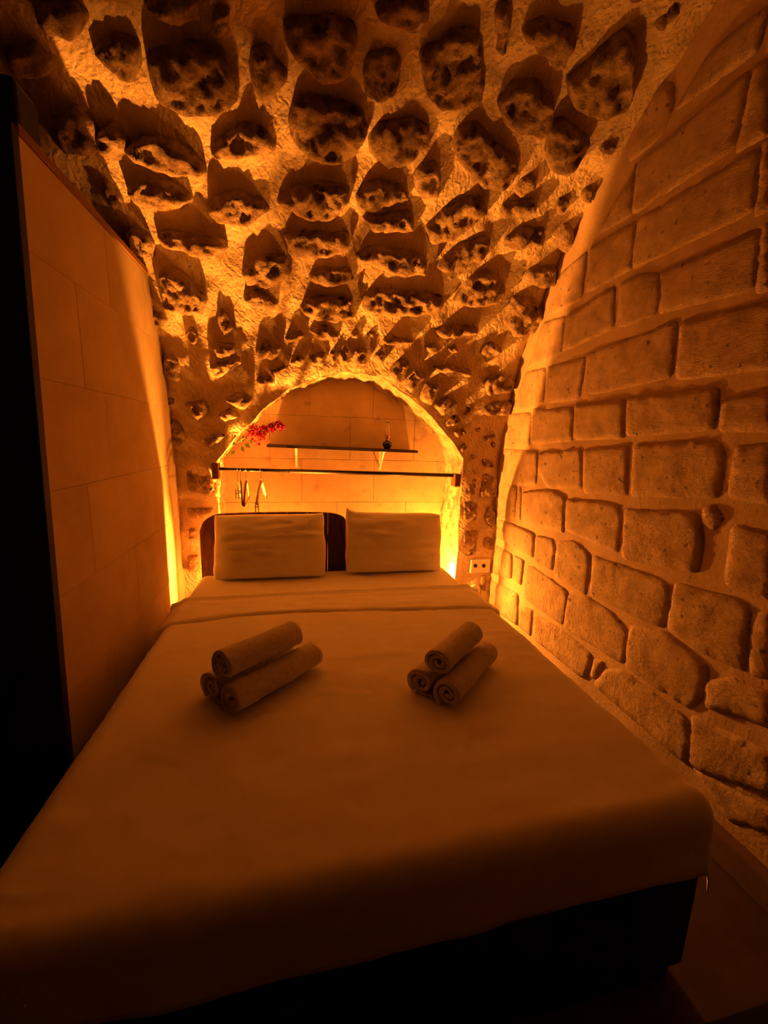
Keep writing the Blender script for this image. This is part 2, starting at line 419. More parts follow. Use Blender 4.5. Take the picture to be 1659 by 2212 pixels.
ASHLAR = crop(1050, 0, 1.844, [
    [(765, 430), (1065, 212), (1110, 40), (900, 215)],
    [(575, 630), (690, 545), (735, 440), (735, 355), (700, 350), (640, 450)],
    [(612, 648), (1045, 292), (985, 588), (592, 848)],
    [(505, 830), (560, 740), (592, 660), (577, 850), (450, 925)],
    [(1062, 290), (1123, 250), (1123, 520), (1002, 595)],
    [(612, 872), (1085, 592), (1060, 840), (592, 1066)],
    [(1104, 580), (1140, 560), (1140, 815), (1076, 845)],
    [(424, 988), (594, 890), (572, 1072), (408, 1158)],
    [(305, 1092), (396, 1014), (376, 1188), (250, 1250)],
    [(232, 1292), (313, 1268), (299, 1402), (172, 1460)],
    [(327, 1262), (508, 1146), (500, 1306), (312, 1396)],
    [(542, 1140), (600, 1104), (688, 1102), (688, 1190), (668, 1252), (537, 1294)],
    [(706, 1084), (770, 1060), (1083, 914), (1060, 1148), (702, 1240)],
    [(1098, 906), (1140, 890), (1140, 1130), (1078, 1152)],
    [(162, 1490), (234, 1474), (224, 1602), (110, 1632)],
    [(250, 1466), (393, 1428), (370, 1584), (241, 1602)],
    [(410, 1412), (750, 1284), (726, 1502), (397, 1576)],
    [(790, 1288), (1140, 1205), (1140, 1458), (768, 1506)],
    [(98, 1656), (174, 1652), (169, 1772), (88, 1778)],
    [(191, 1632), (345, 1627), (340, 1753), (186, 1766)],
    [(361, 1612), (552, 1598), (540, 1742), (356, 1748)],
    [(572, 1587), (914, 1548), (900, 1710), (567, 1732)],
    [(952, 1602), (1140, 1560), (1140, 1710), (947, 1712)],
    [(76, 1792), (204, 1802), (195, 1932), (64, 1922)],
    [(217, 1807), (374, 1792), (379, 1942), (252, 1938), (214, 1880)],
    [(396, 1797), (559, 1782), (559, 1966), (396, 1957)],
    [(602, 1777), (908, 1757), (943, 1800), (920, 1976), (587, 1972)],
    [(1002, 1787), (1140, 1782), (1140, 2000), (977, 1968)],
]) + crop(1000, 900, 2.458, [
    [(198, 348), (284, 378), (275, 532), (188, 528)],
    [(299, 387), (313, 391), (309, 542), (296, 538)],
    [(325, 402), (470, 396), (539, 432), (530, 612), (316, 554)],
    [(560, 442), (808, 467), (838, 520), (824, 716), (552, 599)],
    [(872, 498), (1230, 522), (1258, 640), (1233, 816), (857, 749)],
    [(1290, 500), (1330, 485), (1365, 540), (1325, 585), (1290, 560)],
    [(1432, 622), (1460, 592), (1640, 640), (1640, 960), (1404, 878)],
    [(192, 548), (300, 592), (378, 627), (369, 746), (270, 680), (190, 640)],
    [(394, 642), (478, 657), (488, 700), (474, 806), (387, 768)],
    [(512, 672), (590, 672), (668, 732), (664, 800), (654, 935), (492, 838)],
    [(702, 744), (1060, 872), (1088, 912), (1068, 1096), (1020, 1096), (688, 948)],
    [(1142, 894), (1470, 992), (1508, 1040), (1488, 1334), (1250, 1228), (1104, 1130)],
    [(1542, 1072), (1640, 1052), (1640, 1376), (1532, 1346)],
    [(178, 692), (259, 737), (254, 852), (168, 828)],
    [(276, 748), (324, 772), (309, 886), (267, 853)],
    [(153, 873), (289, 943), (288, 1105), (148, 998)],
    [(342, 803), (380, 803), (553, 932), (529, 1100), (328, 958)],
    [(567, 953), (660, 963), (780, 1043), (868, 1142), (849, 1304), (544, 1118)],
    [(902, 1123), (1080, 1163), (1288, 1323), (1258, 1478), (1200, 1535), (873, 1328)],
    [(1312, 1423), (1440, 1403), (1640, 1483), (1640, 1640), (1303, 1538)],
    [(307, 1013), (369, 1032), (359, 1156), (302, 1108)],
    [(383, 1044), (540, 1153), (678, 1262), (640, 1386), (387, 1183)],
    [(702, 1302), (744, 1312), (720, 1377), (683, 1377)],
    [(773, 1353), (860, 1353), (1178, 1592), (1208, 1680), (1178, 1834), (704, 1428)],
    [(1233, 1603), (1640, 1803), (1640, 2000), (1300, 1890), (1214, 1840)],
    [(1235, 1868), (1300, 1905), (1640, 2090), (1640, 2212), (1420, 2130)],
])


def resample(poly, n, sm):
    P = [Vector((a, b)) for a, b in poly]
    L = [(P[i] - P[(i + 1) % len(P)]).length for i in range(len(P))]
    T = sum(L); out = []
    i = 0; acc = 0.0
    for k in range(n):
        t = T * k / n
        while acc + L[i] < t: acc += L[i]; i += 1
        out.append(P[i].lerp(P[(i + 1) % len(P)], (t - acc) / max(L[i], 1e-9)))
    for _ in range(sm):
        out = [out[k] * .5 + (out[k - 1] + out[(k + 1) % n]) * .25 for k in range(n)]
    return out


def stone(name, poly, place, h, rough, parent, m, rim, n, sm, jit, seed, nscale, sp):
    """one stone: outline in surface coordinates, an even mesh of points inside it, rim rounded and sunk into the mortar"""
    P = resample(poly, n, sm)
    c = sum(P, Vector((0, 0))) / n
    if jit:
        P = [q + Vector((nz(q.x, q.y, seed, 24), nz(q.x, q.y, seed + 9, 24))) * jit for q in P]
    A = np.array([(q.x, q.y) for q in P]); B = np.roll(A, -1, 0); E = B - A; L2 = (E ** 2).sum(1) + 1e-12
    rr = random.Random(int(seed * 100))
    g0, g1 = A.min(0), A.max(0)
    pts = []
    rowi = 0
    y = g0[1]
    while y < g1[1]:
        x = g0[0] + (sp / 2 if rowi % 2 else 0)
        while x < g1[0]:
            pts.append((x + rr.uniform(-.25, .25) * sp, y + rr.uniform(-.25, .25) * sp)); x += sp
        y += sp * .87; rowi += 1
    G = np.array(pts) if pts else np.zeros((0, 2))

    def edge_dist(Q):
        D = Q[:, None, :] - A[None]
        t = np.clip((D * E[None]).sum(2) / L2[None], 0, 1)
        return np.sqrt((((D - t[..., None] * E[None]) ** 2).sum(2)).min(1))
    if len(G):
        ax, ay, bx, by = A[:, 0], A[:, 1], B[:, 0], B[:, 1]
        X, Y = G[:, :1], G[:, 1:]
        cr = ((ay[None] > Y) != (by[None] > Y)) & (X < (bx - ax)[None] * (Y - ay[None]) / ((by - ay)[None] + 1e-12) + ax[None])
        ins = cr.sum(1) % 2 == 1
        G = G[ins]
        G = G[edge_dist(G) > sp * .45] if len(G) else G
    allp = [Vector(v) for v in A] + [Vector(v) for v in G]
    ov, oe, of = geometry.delaunay_2d_cdt(allp, [(k, (k + 1) % n) for k in range(n)], [], 1, 1e-6)[:3]
    Q = np.array([(v.x, v.y) for v in ov]); d = edge_dist(Q)
    V = []
    for (qx, qy), dd in zip(Q, d):
        e = min(1.0, dd / rim); pr = math.sqrt(max(0, 1 - (1 - e) ** 2))
        p3 = Vector((qx, qy, seed))
        nn = frac(p3, nscale, 5)
        if rough > .008:
            vd = noise.voronoi(p3 * nscale * .8)[0]
            nn = nn * .75 + (.45 - vd[0]) * .9 + (vd[1] - vd[0]) * .5 - .25
        V.append(place(qx, qy, .002 + h * pr + rough * nn * (.15 + .85 * e)))
    Fc = [tuple(f) for f in of]
    # skirt from the outline down into the mortar
    cnt = {}
    for f in Fc:
        for k in range(len(f)):
            a, b = f[k], f[(k + 1) % len(f)]
            cnt[(a, b)] = 1
    bd = [(a, b) for (a, b) in cnt if (b, a) not in cnt]
    sk = {}
    for a, b in bd:
        for q in (a, b):
            if q not in sk:
                sk[q] = len(V); qx, qy = c + (Vector(Q[q]) - c) * 1.03
                V.append(place(qx, qy, -.035))
        Fc.append((b, a, sk[a], sk[b]))
    # outward side
    a0, b0, c0 = (Vector(V[k]) for k in Fc[0][:3])
    pc = Vector(place(c.x, c.y, .1)) - Vector(place(c.x, c.y, 0))
    if (b0 - a0).cross(c0 - a0).dot(pc) < 0: Fc = [f[::-1] for f in Fc]
    return link(name, V, Fc, m, parent)


# outline of the niche mouth on the vault surface
ARCH_PX = [(470, 1000), (500, 955), (560, 890), (640, 830), (740, 800), (830, 815), (900, 864), (960, 930), (997, 990)]
ARCH = [px_vault(*p) for p in ARCH_PX]
AX = np.array([a[0] for a in ARCH]); AS = np.array([a[1] for a in ARCH])
NXL, NXR = -0.515, 1.20
AX[0], AX[-1] = NXL, NXR


def s_arch(x):
    return float(np.interp(x, AX, AS)) + 0.016 * nz(x, 3.1, 0, 13) + .008 * nz(x, 9.1, 0, 40)


S_SPR_L, S_SPR_R = float(AS[0]), float(AS[-1])
STONES = []
for poly in VAULT:
    q_ = np.array([px_vault(*p) for p in poly]); c_ = q_.mean(0); d_ = q_ - c_
    STONES.append([tuple(v) for v in c_ + d_ * (1 + min(.014, .14 * np.hypot(*d_.T).mean()) / np.hypot(*d_.T)[:, None])])
PST = [[px_vault(*p) for p in poly] for poly in PIERS]
CEN = []
for P_ in STONES + PST:
    a = np.array(P_); c = a.mean(0); CEN.append((c[0], c[1], float(np.mean(np.hypot(*(a - c).T)))))
FILL = []
rnd = random.Random(21)
for tries in range(9000):
    r_ = rnd.choice([.11, .09, .075, .06]) if tries < 5000 else rnd.choice([.05, .042])
    x = rnd.uniform(-2.1, 1.46); s = rnd.uniform(-0.3, 3.3)
    if s < 0.25 and x > -0.8: continue
    if NXL - r_ < x < NXR + r_ and s < s_arch(min(max(x, NXL), NXR)) + r_ + .02: continue
    if x > XR - r_ - .02: continue
    if s < .35 and x > 1.0: continue
    if all(math.hypot(x - c[0], s - c[1]) > (c[2] + r_ + .032) for c in CEN):
        CEN.append((x, s, r_))
        nv = rnd.randint(5, 8); ph = rnd.uniform(0, 6.3); el = rnd.uniform(.75, 1.25)
        FILL.append([(x + r_ * el * rnd.uniform(.8, 1.15) * math.cos(ph + 2 * PI * k / nv),
                      s + r_ / el * rnd.uniform(.8, 1.15) * math.sin(ph + 2 * PI * k / nv)) for k in range(nv)])
CA = np.array(CEN)


def mortar_h(x, s):
    d = float(np.min(np.hypot(CA[:, 0] - x, CA[:, 1] - s) - CA[:, 2]))
    hh = .010 * math.exp(-(max(d, 0) / .03) ** 2)
    hh += .034 * nz(x, s, 1.7, 3.6) + .016 * nz(x, s, 5.2, 9) + .004 * nz(x, s, 8.8, 26)
    return hh


def patch(name, xs, lo, hi, ns, m, lab, parent=None, hfun=mortar_h):
    V, Fc = [], []
    for x in xs:
        a, b = lo(x), hi(x)
        for k in range(ns + 1):
            s = a + (b - a) * k / ns
            V.append(surf(x, s, hfun(x, s)))
    for i in range(len(xs) - 1):
        for k in range(ns):
            q = i * (ns + 1) + k
            Fc.append((q, q + 1, q + ns + 2, q + ns + 1))
    o = link(name, V, Fc, m, parent)
    return o


SE = R * PI / 2 * 1.02
SPLIT = 0.0
# the vault as one mesh: left of the niche, above the niche, right of the niche
Vv, Ff = [], []
for xs, lo in ((np.linspace(-2.3, NXL, 100), lambda x: SPLIT),
               (np.linspace(NXL, NXR, 112), s_arch),
               (np.linspace(NXR, XR + .05, 22), lambda x: SPLIT)):
    ns = 175; b0 = len(Vv)
    for x in xs:
        a = lo(x)
        for k in range(ns + 1):
            s = a + (SE - a) * (k / ns) ** 1.15
            Vv.append(surf(x, s, mortar_h(x, s)))
    for i in range(len(xs) - 1):
        for k in range(ns):
            q = b0 + i * (ns + 1) + k
            Ff.append((q, q + 1, q + ns + 2, q + ns + 1))
ceiling = struct(link('ceiling', Vv, Ff, 'mortar'), 'rough rubble stone barrel vault bedded in pale lime mortar')
# rear half of the vault and the wall behind the camera, smooth
Vv, Ff = [], []
nx, ns = 12, 30
for i in range(nx + 1):
    x = -2.3 + (XR + .05 + 2.3) * i / nx
    for k in range(ns + 1):
        s = SE - .02 + (R * PI - SE + .02) * k / ns
        Vv.append(surf(x, s, 0.0))
    Vv.append((x, YC - R, 0.0))
for i in range(nx):
    for k in range(ns + 1):
        q = i * (ns + 2) + k
        Ff.append((q, q + 1, q + ns + 3, q + ns + 2))
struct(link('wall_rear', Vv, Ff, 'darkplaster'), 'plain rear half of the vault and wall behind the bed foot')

wall_far = None
Vv, Ff = [], []
for xs in (np.linspace(-2.3, NXL, 90), np.linspace(NXR, XR + .05, 20)):
    ns = 60; b0 = len(Vv)
    for x in xs:
        for k in range(ns + 1):
            s = -ZC - .02 + (ZC + .02) * k / ns
            Vv.append(surf(x, s, mortar_h(x, s)))
    for i in range(len(xs) - 1):
        for k in range(ns):
            q = b0 + i * (ns + 1) + k
            Ff.append((q, q + 1, q + ns + 2, q + ns + 1))
wall_far = struct(link('wall_far', Vv, Ff, 'mortar'), 'plastered stone piers of the far wall either side of the niche')

for i, P_ in enumerate(STONES + FILL):
    a = np.array(P_); c = a.mean(0); rad = float(np.mean(np.hypot(*(a - c).T)))
    if i >= len(STONES) and c[1] < 0: continue
    rr = random.Random(i * 13 + 5)
    h = min(.075, (.022 if rad > .03 else .008) + rad * rr.uniform(.30, .62))
    n = int(min(44, max(14, rad * 330)))
    stone('stone', P_, surf, h, min(.030, .010 + rad * .18), ceiling if c[1] > 0 else wall_far, 'rubble', min(.035, rad * .45), n, 1, .010, i * 3.7, 17 if rad > .08 else 26, .0115 if rad > .06 else .009)
for i, P_ in enumerate(PST):
    stone('stone', P_, surf, .026, .012, wall_far, 'rubble', .02, 30, 1, .006, 300 + i * 2.9, 24, .010)

# ------------------------------------------------------------------ niche
front = []
for k in range(26):
    s = -ZC + (S_SPR_L + ZC) * k / 25
    front.append(surf(NXL, s, mortar_h(NXL, s)))
for x in np.linspace(NXL, NXR, 90)[1:-1]:
    s = s_arch(x); front.append(surf(x, s, mortar_h(x, s)))
for k in range(26):
    s = S_SPR_R + (-ZC - S_SPR_R) * k / 25
    front.append(surf(NXR, s, mortar_h(NXR, s)))
NB = 22
Vv, Ff = [], []
cxn = (NXL + NXR) / 2
for i, p in enumerate(front):
    bx = cxn + (p[0] - cxn) * 1.02; bz = p[2] + (.02 if p[2] > 1.2 else 0)
    for k in range(NB + 1):
        t = k / NB
        q = Vector((p[0] + (bx - p[0]) * t, p[1] + (YB + .02 - p[1]) * t, p[2] + (bz - p[2]) * t))
        if k > 0:
            inw = Vector((cxn - q.x, 0, 1.0 - q.z)).normalized()
            dd = .030 * frac(q, 7) + .012 * frac(q, 22) - .008
            q = q + inw * max(min(dd, .05), -.05) * min(1, t * 4)
        Vv.append(q)
for i in range(len(front) - 1):
    for k in range(NB):
        q = i * (NB + 1) + k
        Ff.append((q, q + NB + 1, q + NB + 2, q + 1))
struct(link('wall_niche_lining', Vv, Ff, 'lining'), 'rough stone jambs and arch soffit of the glowing niche')
bm = bmesh.new(); box(bm, NXL - .15, NXR + .15, YB + .004, YB + .08, 0, 2.15)
wnb = struct(bmo('wall_niche_back', bm, 'plaster'), 'smooth plastered block wall at the back of the niche')
rows = [0.0, .32, .63, .945, 1.29, 1.62, 2.12]
cols = [[-.62, -.1, .45, .95, 1.32], [-.62, .15, .7, 1.32], [-.62, -.22, .32, .9, 1.32], [-.62, .04, .62, 1.32], [-.62, -.2, .42, .95, 1.32], [-.62, .1, .6, 1.32]]
for i in range(6):
    for j in range(len(cols[i]) - 1):
        bm = bmesh.new()
        box(bm, cols[i][j] + .0012, cols[i][j + 1] - .0012, YB - random.uniform(0, .0025), YB + .02, rows[i] + .0012, rows[i + 1] - .0012, .002, seg=1)
        bmo('plaster_block', bm, 'plaster', wnb)

# ------------------------------------------------------------------ right wall
Vv, Ff = [], []
ny, nzc = 150, 130
for i in range(ny + 1):
    y = -1.2 + 4.1 * i / ny
    for k in range(nzc + 1):
        z = -.02 + 3.25 * k / nzc
        Vv.append((XR - .006 * nz(y, z, 2.2, 4) - .003 * nz(y, z, 7.7, 17), y, z))
for i in range(ny):
    for k in range(nzc):
        q = i * (nzc + 1) + k
        Ff.append((q, q + 1, q + nzc + 2, q + nzc + 1))
wall_right = struct(link('wall_right', Vv, Ff, 'joint'), 'coursed wall of tooled limestone blocks with wide pale joints')


def on_right(y, z, h=0.0):
    return (XR - h, y, z)


TR = []
for poly in ASHLAR:
    q_ = np.array([px_right(*p) for p in poly]); c_ = q_.mean(0); d_ = q_ - c_
    TR.append([tuple(v) for v in c_ + d_ * (1 + .019 / np.hypot(*d_.T)[:, None])])
for i, P_ in enumerate(TR):
    a = np.array(P_); rad = float(np.mean(np.hypot(*(a - a.mean(0)).T)))
    rr = random.Random(i * 7 + 1)
    stone('ashlar_block', P_, on_right, (rr.uniform(.007, .012) if a[:, 1].mean() < 1.75 else rr.uniform(.004, .007)), .0045, wall_right, 'ashlar', .014, int(min(52, max(20, rad * 300))), 1, .004, 500 + i * 1.9, 16, .022)
# the courses running on past the frame, towards the foot of the room
edge = [px_right(1668, py) for py in range(-600, 2200, 20)]
EZ = np.array([e[1] for e in edge])[::-1]; EY = np.array([e[0] for e in edge])[::-1]
zs = [.13, .40, .66, .92, 1.18, 1.46, 1.75, 2.04, 2.34, 2.64, 2.92]
for i in range(len(zs) - 1):
    z0, z1 = zs[i] + .012, zs[i + 1] - .012
    ym = min(float(np.interp(z0, EZ, EY)), float(np.interp(z1, EZ, EY))) - .03
    lim = math.sqrt(max(0, R * R - max(0, z1 - ZC) ** 2)) - .06
    y = ym; lo = YC - lim; hi = YC + lim
    rr = random.Random(i)
    while y > lo + .15:
        wd = rr.uniform(.24, .46); y0 = max(y - wd, lo)
        if y < hi and y - y0 > .1:
            stone('ashlar_block', [(y0 + .012, z0), (y - .012, z0), (y - .012, z1), (y0 + .012, z1)], on_right, .009, .0045, wall_right, 'ashlar', .014, 28, 1, .004, 700 + i * 9 + y, 16, .04)
        y = y0
bm = bmesh.new(); box(bm, XR - .045, XR + .02, -1.1, 2.80, 0, .115, .012)
struct(bmo('baseboard_right', bm, 'skirting'), 'low plaster skirting at the foot of the stone wall')

# ------------------------------------------------------------------ floor, left side of the room
bm = bmesh.new(); box(bm, -2.35, XR + .06, -1.2, YB + .05, -.08, 0)
struct(bmo('floor', bm, 'floor'), 'dark plain floor around the bed')
bm = bmesh.new(); box(bm, -2.36, -2.28, -1.2, 2.9, 0, 3.2)
struct(bmo('wall_left', bm, 'mortar'), 'plain wall closing the vault beyond the partition')
YP = float(np.mean([hit(35, 260, 0, XL)[1], hit(155, 1612, 0, XL)[1], hit(95, 940, 0, XL)[1]]))
ZP = float(np.mean([hit(35, 260, 0, XL)[2], hit(200, 452, 0, XL)[2], hit(340, 612, 0, XL)[2]]))
bm = bmesh.new(); box(bm, XL - .13, XL - .012, YP + .004, 2.86, 0, ZP - .02)
part = struct(bmo('wall_partition', bm, 'joint'), 'smooth limestone-clad partition beside the bed')
_t, _b = hit(35, 260, 0, XL), hit(155, 1612, 0, XL)
LEAN = float((_t[1] - _b[1]) / (_t[2] - _b[2]))


def lean(o):
    for v in o.data.vertices:
        if v.co.y < YP + .06: v.co.y += (v.co.z - 1.45) * LEAN
    return o


lean(part)
prow = [0.0, .24, .58, .925, 1.268, 1.61, 1.965, ZP - .024]
pcol = [[2.1], [1.75, 2.4], [2.05, 2.6], [1.66, 2.35], [1.87, 2.5], [1.72, 2.35], [2.0, 2.42]]
for i in range(7):
    ys = [YP] + pcol[i] + [2.84]
    for j in range(len(ys) - 1):
        bm = bmesh.new()
        box(bm, XL - .02, XL + random.uniform(0, .0012), ys[j] + .0004, ys[j + 1] - .0004, prow[i] + .0004, prow[i + 1] - .0004, .0012, seg=1)
        lean(bmo('slab', bm, 'slab' if (i + j) % 2 else 'slab_b', part))
bm = bmesh.new(); box(bm, XL - .135, XL + .006, YP, 2.60, ZP - .022, ZP + .004, .003)
struct(lean(bmo('trim_1', bm, 'trimwood')), 'thin brown wooden capping along the partition top')
bm = bmesh.new(); box(bm, XL - .22, XL + .004, YP - .03, YP + .003, 0, ZP - .01, .004)
struct(lean(bmo('trim_2', bm, 'end_shade')), 'added dark panel on the partition end, coloured as its shade')  # added panel, the unlit end face's shade is put into its colour

# ------------------------------------------------------------------ lamps hidden behind the headboard
def wall_lamp(loc, plate, key, label, rb=.03, light_shield=False):
    """bulb on a short arm; plate = point on the wall that carries it, and the wall's inward normal"""
    x, y, z = loc
    (wx, wy, wz), nrm = plate
    e = tag(empty('wall_lamp', (0, 0, 0)), label, 'lamp')
    tx, ty = (.035, .014) if nrm[1] else (.014, .035)
    bm = bmesh.new(); box(bm, wx - tx, wx + tx, wy - ty, wy + ty, wz - .035, wz + .035, .004); bmo('wall_plate', bm, 'white', e)
    bm = bmesh.new(); tube(bm, [(wx, wy, wz), ((wx + x) / 2, (wy + y) / 2, wz - .004), (x, y, z - .045)], .007); bmo('arm', bm, 'steel', e, True)
    bm = bmesh.new(); lathe(bm, [(0, -.052), (.016, -.052), (.018, -.045), (.016, -.026), (0, -.026)], (x, y, z), 14); bmo('lamp_holder', bm, 'hole', e)
    bm = bmesh.new(); bmesh.ops.create_icosphere(bm, subdivisions=2, radius=rb, matrix=Matrix.Translation((x, y, z)))
    bmo('bulb', bm, key, e, True)
    if light_shield:          # added unseen plate, keeps the bulb's light off the niche back wall
        bm = bmesh.new(); box(bm, x - .04, x + .34, y + .075, y + .078, z - .10, z + .23, .001); bmo('light_shield', bm, 'whitemetal', e)
    return e


wall_lamp((-.472, 2.865, .555), ((-.52, 2.92, .46), (1, 0)), 'bulb_main', 'amber bulb on the niche jamb below the coat hangers, hidden by the headboard', .020, True)
wall_lamp((1.11, 2.885, .42), ((1.205, 2.885, .36), (-1, 0)), 'bulb_side', 'amber bulb on the niche jamb beside the double socket pier')
wall_lamp((-.20, 3.12, .46), ((-.20, YB, .40), (0, -1)), 'bulb_added', 'added amber bulb to light the niche wall, below the end of the dark shelf')  # bulb added to light the niche back wall, which the main bulb misses
wall_lamp((-.53, 2.757, .46), ((-.56, 2.80, .40), (0, -1)), 'bulb_low', 'small amber bulb on the pier between headboard and partition')

# ------------------------------------------------------------------ bed
BX0, BX1, BY0, BY1 = -.61, 1.04, .655, 2.655
bed = tag(empty('bed', ((BX0 + BX1) / 2, (BY0 + BY1) / 2, 0)), 'double bed with black box base and dark wooden headboard', 'bed')
bo = Vector(bed.location)


def bedpart(name, bm, m, parent, smooth=False):
    o = bmo(name, bm, m, None, smooth)
    if parent is bed:
        o.parent = bed; o.matrix_parent_inverse = Matrix.Translation(-bo)
    else:
        o.parent = parent
    return o


bm = bmesh.new(); box(bm, BX0 + .01, BX1 - .005, BY0 + .02, BY1, .05, .40, .012); bedpart('box_base', bm, 'basecloth', bed)
bm = bmesh.new(); box(bm, BX0 + .06, BX1 - .04, BY0 + .03, BY1 - .05, 0, .05); bedpart('plinth', bm, 'basecloth', bed)
# headboard of upright boards with two arched tops
HX0, HX1, HXM = hit(433, 1180, 1, 2.67)[0], hit(950, 1180, 1, 2.67)[0], .335


def htop(x):
    zt = .958 if x < HXM else .940
    a, b = (HX0, HXM) if x < HXM else (HXM, HX1)
    w_ = (b - a); u = (x - a) / w_; e = min(u, 1 - u) * w_
    rr = .14 if x < HXM else .12
    dz = 0 if e > rr else (rr - math.sqrt(max(0, rr * rr - (rr - e) ** 2))) * (.75 if (x < HXM) == (u < .5) else .45)
    return zt + .012 * math.sin(PI * u) - dz


hb = None
nb = 12
for k in range(nb):
    x0 = HX0 + (HX1 - HX0) * k / nb + (.0012 if k else 0); x1 = HX0 + (HX1 - HX0) * (k + 1) / nb - .0012
    xs = np.linspace(x0, x1, 7)
    bm = bmesh.new()
    for (ya) in (2.668,):
        fr = [bm.verts.new((x, ya, htop(x))) for x in xs] + [bm.verts.new((x1, ya, .30)), bm.verts.new((x0, ya, .30))]
        bk = [bm.verts.new((v.co.x, ya + .028, v.co.z)) for v in fr]
    bm.faces.new(fr); bm.faces.new(bk[::-1])
    for q in range(len(fr)):
        bm.faces.new((fr[q], bk[q], bk[(q + 1) % len(fr)], fr[(q + 1) % len(fr)]))
    if hb is None:
        bm2 = bmesh.new(); box(bm2, HX0 + .02, HX1 - .02, 2.694, 2.716, .45, .53, .003); box(bm2, HX0 + .02, HX1 - .02, 2.694, 2.716, .74, .81, .003)
        hb = bedpart('headboard', bm2, 'darkwood', bed)
    o = bmo('plank', bm, 'darkwood', None); o.parent = hb
for x in (HX0 + .05, HX1 - .05):
    bm = bmesh.new(); box(bm, x - .03, x + .03, 2.694, 2.73, 0, .5, .003); bedpart('leg', bm, 'darkwood', bed)


def drape(name, x0, x1, y0, y1, top, r, over, m, parent, open_head, wr, nx, ny, seed, thick=0.0, overy0=None):
    """cloth laid over a slab: flat top, rounded edge, hanging hem"""
    V, Fc = [], []
    ql = over + r * PI / 2
    us = np.concatenate([np.linspace(-ql, 0, 16)[:-1], np.linspace(0, 1, nx), 1 + np.linspace(0, ql, 16)[1:]])
    qy = (over if overy0 is None else overy0) + r * PI / 2
    if open_head:
        vs = np.concatenate([np.linspace(-qy, 0, 16)[:-1], np.linspace(0, 1, ny)])
    else:
        vs = np.concatenate([np.linspace(-qy, 0, 16)[:-1], np.linspace(0, 1, ny), 1 + np.linspace(0, ql, 16)[1:]])
    ax0, ax1, ay0, ay1 = x0 + r, x1 - r, y0 + r, (y1 if open_head else y1 - r)
    for u in us:
        ou = u if u < 0 else (u - 1 if u > 1 else 0); cu = min(max(u, 0), 1)
        for v in vs:
            ov = v if v < 0 else (v - 1 if v > 1 else 0); cv = min(max(v, 0), 1)
            px, py = ax0 + (ax1 - ax0) * cu, ay0 + (ay1 - ay0) * cv
            d = math.hypot(ou, ov)
            z = top; 
            if d > 1e-9:
                dx, dy = ou / d, ov / d
                a = min(d / r, PI / 2)
                outw = r * math.sin(a); drop = r * (1 - math.cos(a)) + max(0, d - r * PI / 2)
                hang = max(0, d - r * PI / 2)
                outw += hang * .10 + hang * .07 * nz(px * 1.0, py * 1.0, seed + 4, 9)
                px += dx * outw; py += dy * outw; z = top - drop
            px_, py_ = px, py
            z += wr * (nz(px_ * .5, py_, seed, 5.0) * .6 + nz(px_ * .35, py_ * 1.0, seed + 2, 15) * .35 + nz(px_ * .6 + py_ * .3, py_, seed + 7, 34) * .22 + max(0, nz(px_ * .45 - py_ * .2, py_ * 1.3, seed + 5, 4) - .1) * nz(px_ * .25 + py_ * .15, py_, seed + 9, 48) * .8)
            V.append((px, py, z))
    nv = len(vs)
    for i in range(len(us) - 1):
        for k in range(nv - 1):
            q = i * nv + k
            Fc.append((q, q + nv, q + nv + 1, q + 1))
    o = link(name, V, Fc, m, parent)
    if thick:
        md = o.modifiers.new('solid', 'SOLIDIFY'); md.thickness = thick; md.offset = 1.0
    return o


mt = drape('mattress', BX0 + .005, BX1 - .005, BY0 + .012, BY1, ZM - .006, .05, .10, 'fitted', None, False, .004, 60, 70, 11.0)
tag(mt, 'thick mattress in a white fitted sheet with fine stripes', 'mattress')
bm = bmesh.new(); bm.from_mesh(mt.data)
bmesh.ops.contextual_create(bm, geom=[e for e in bm.edges if e.is_boundary]); bm.to_mesh(mt.data); bm.free()
FY = [(-.70, 1.86), (-.32, 1.94), (.01, 1.945), (.6, 1.89), (.97, 1.85), (1.1, 1.84)]
FX_, FY_ = [f[0] for f in FY], [f[1] for f in FY]
sheet = drape('top_sheet', BX0 - .004, BX1 + .004, BY0, 2.17, ZM + .004, .055, .125, 'sheet', None, True, .010, 110, 130, 3.0, .003)
tag(sheet, 'white cotton top sheet spread over the bed with towels on it', 'sheet')
# turned-down band
V, Fc = [], []
us = np.linspace(-.11, 1.11, 90); nvb = 22
for u in us:
    xx = BX0 + .055 + (BX1 - BX0 - .11) * min(max(u, 0), 1)
    du = (-u if u < 0 else (u - 1 if u > 1 else 0)) * 1.25
    sgn = -1 if u < 0 else 1
    a = min(du / .06, PI / 2); outw = .062 * math.sin(a); drop = .06 * (1 - math.cos(a)) + max(0, du - .06 * PI / 2)
    outw += max(0, du - .06 * PI / 2) * .12
    xw = xx + sgn * outw
    yf = float(np.interp(xw, FX_, FY_)) + .006 * nz(xw, 0, 3, 6)
    for k in range(nvb):
        t = k / (nvb - 1)
        y = yf + (2.185 + .012 * nz(xw, 2, 2, 4) - yf) * t
        h = .019 * math.sqrt(max(0, 1 - (1 - min(t / .09, 1)) ** 2)) + .007 * nz(xw * .4, y, 6, 22) * min(1, t * 8) * (1 - t * .3)
        if t > .86: h += .013 * math.sin((t - .86) / .14 * PI) ** .7
        V.append((xw + (sgn * (h + .004) if du > .06 else 0), y, ZM + .002 + h - drop))
for i in range(len(us) - 1):
    for k in range(nvb - 1):
        q = i * nvb + k
        Fc.append((q, q + nvb, q + nvb + 1, q + 1))
fb = link('turned_down_band', V, Fc, 'sheet', sheet)
md = fb.modifiers.new('solid', 'SOLIDIFY'); md.thickness = .004; md.offset = -1


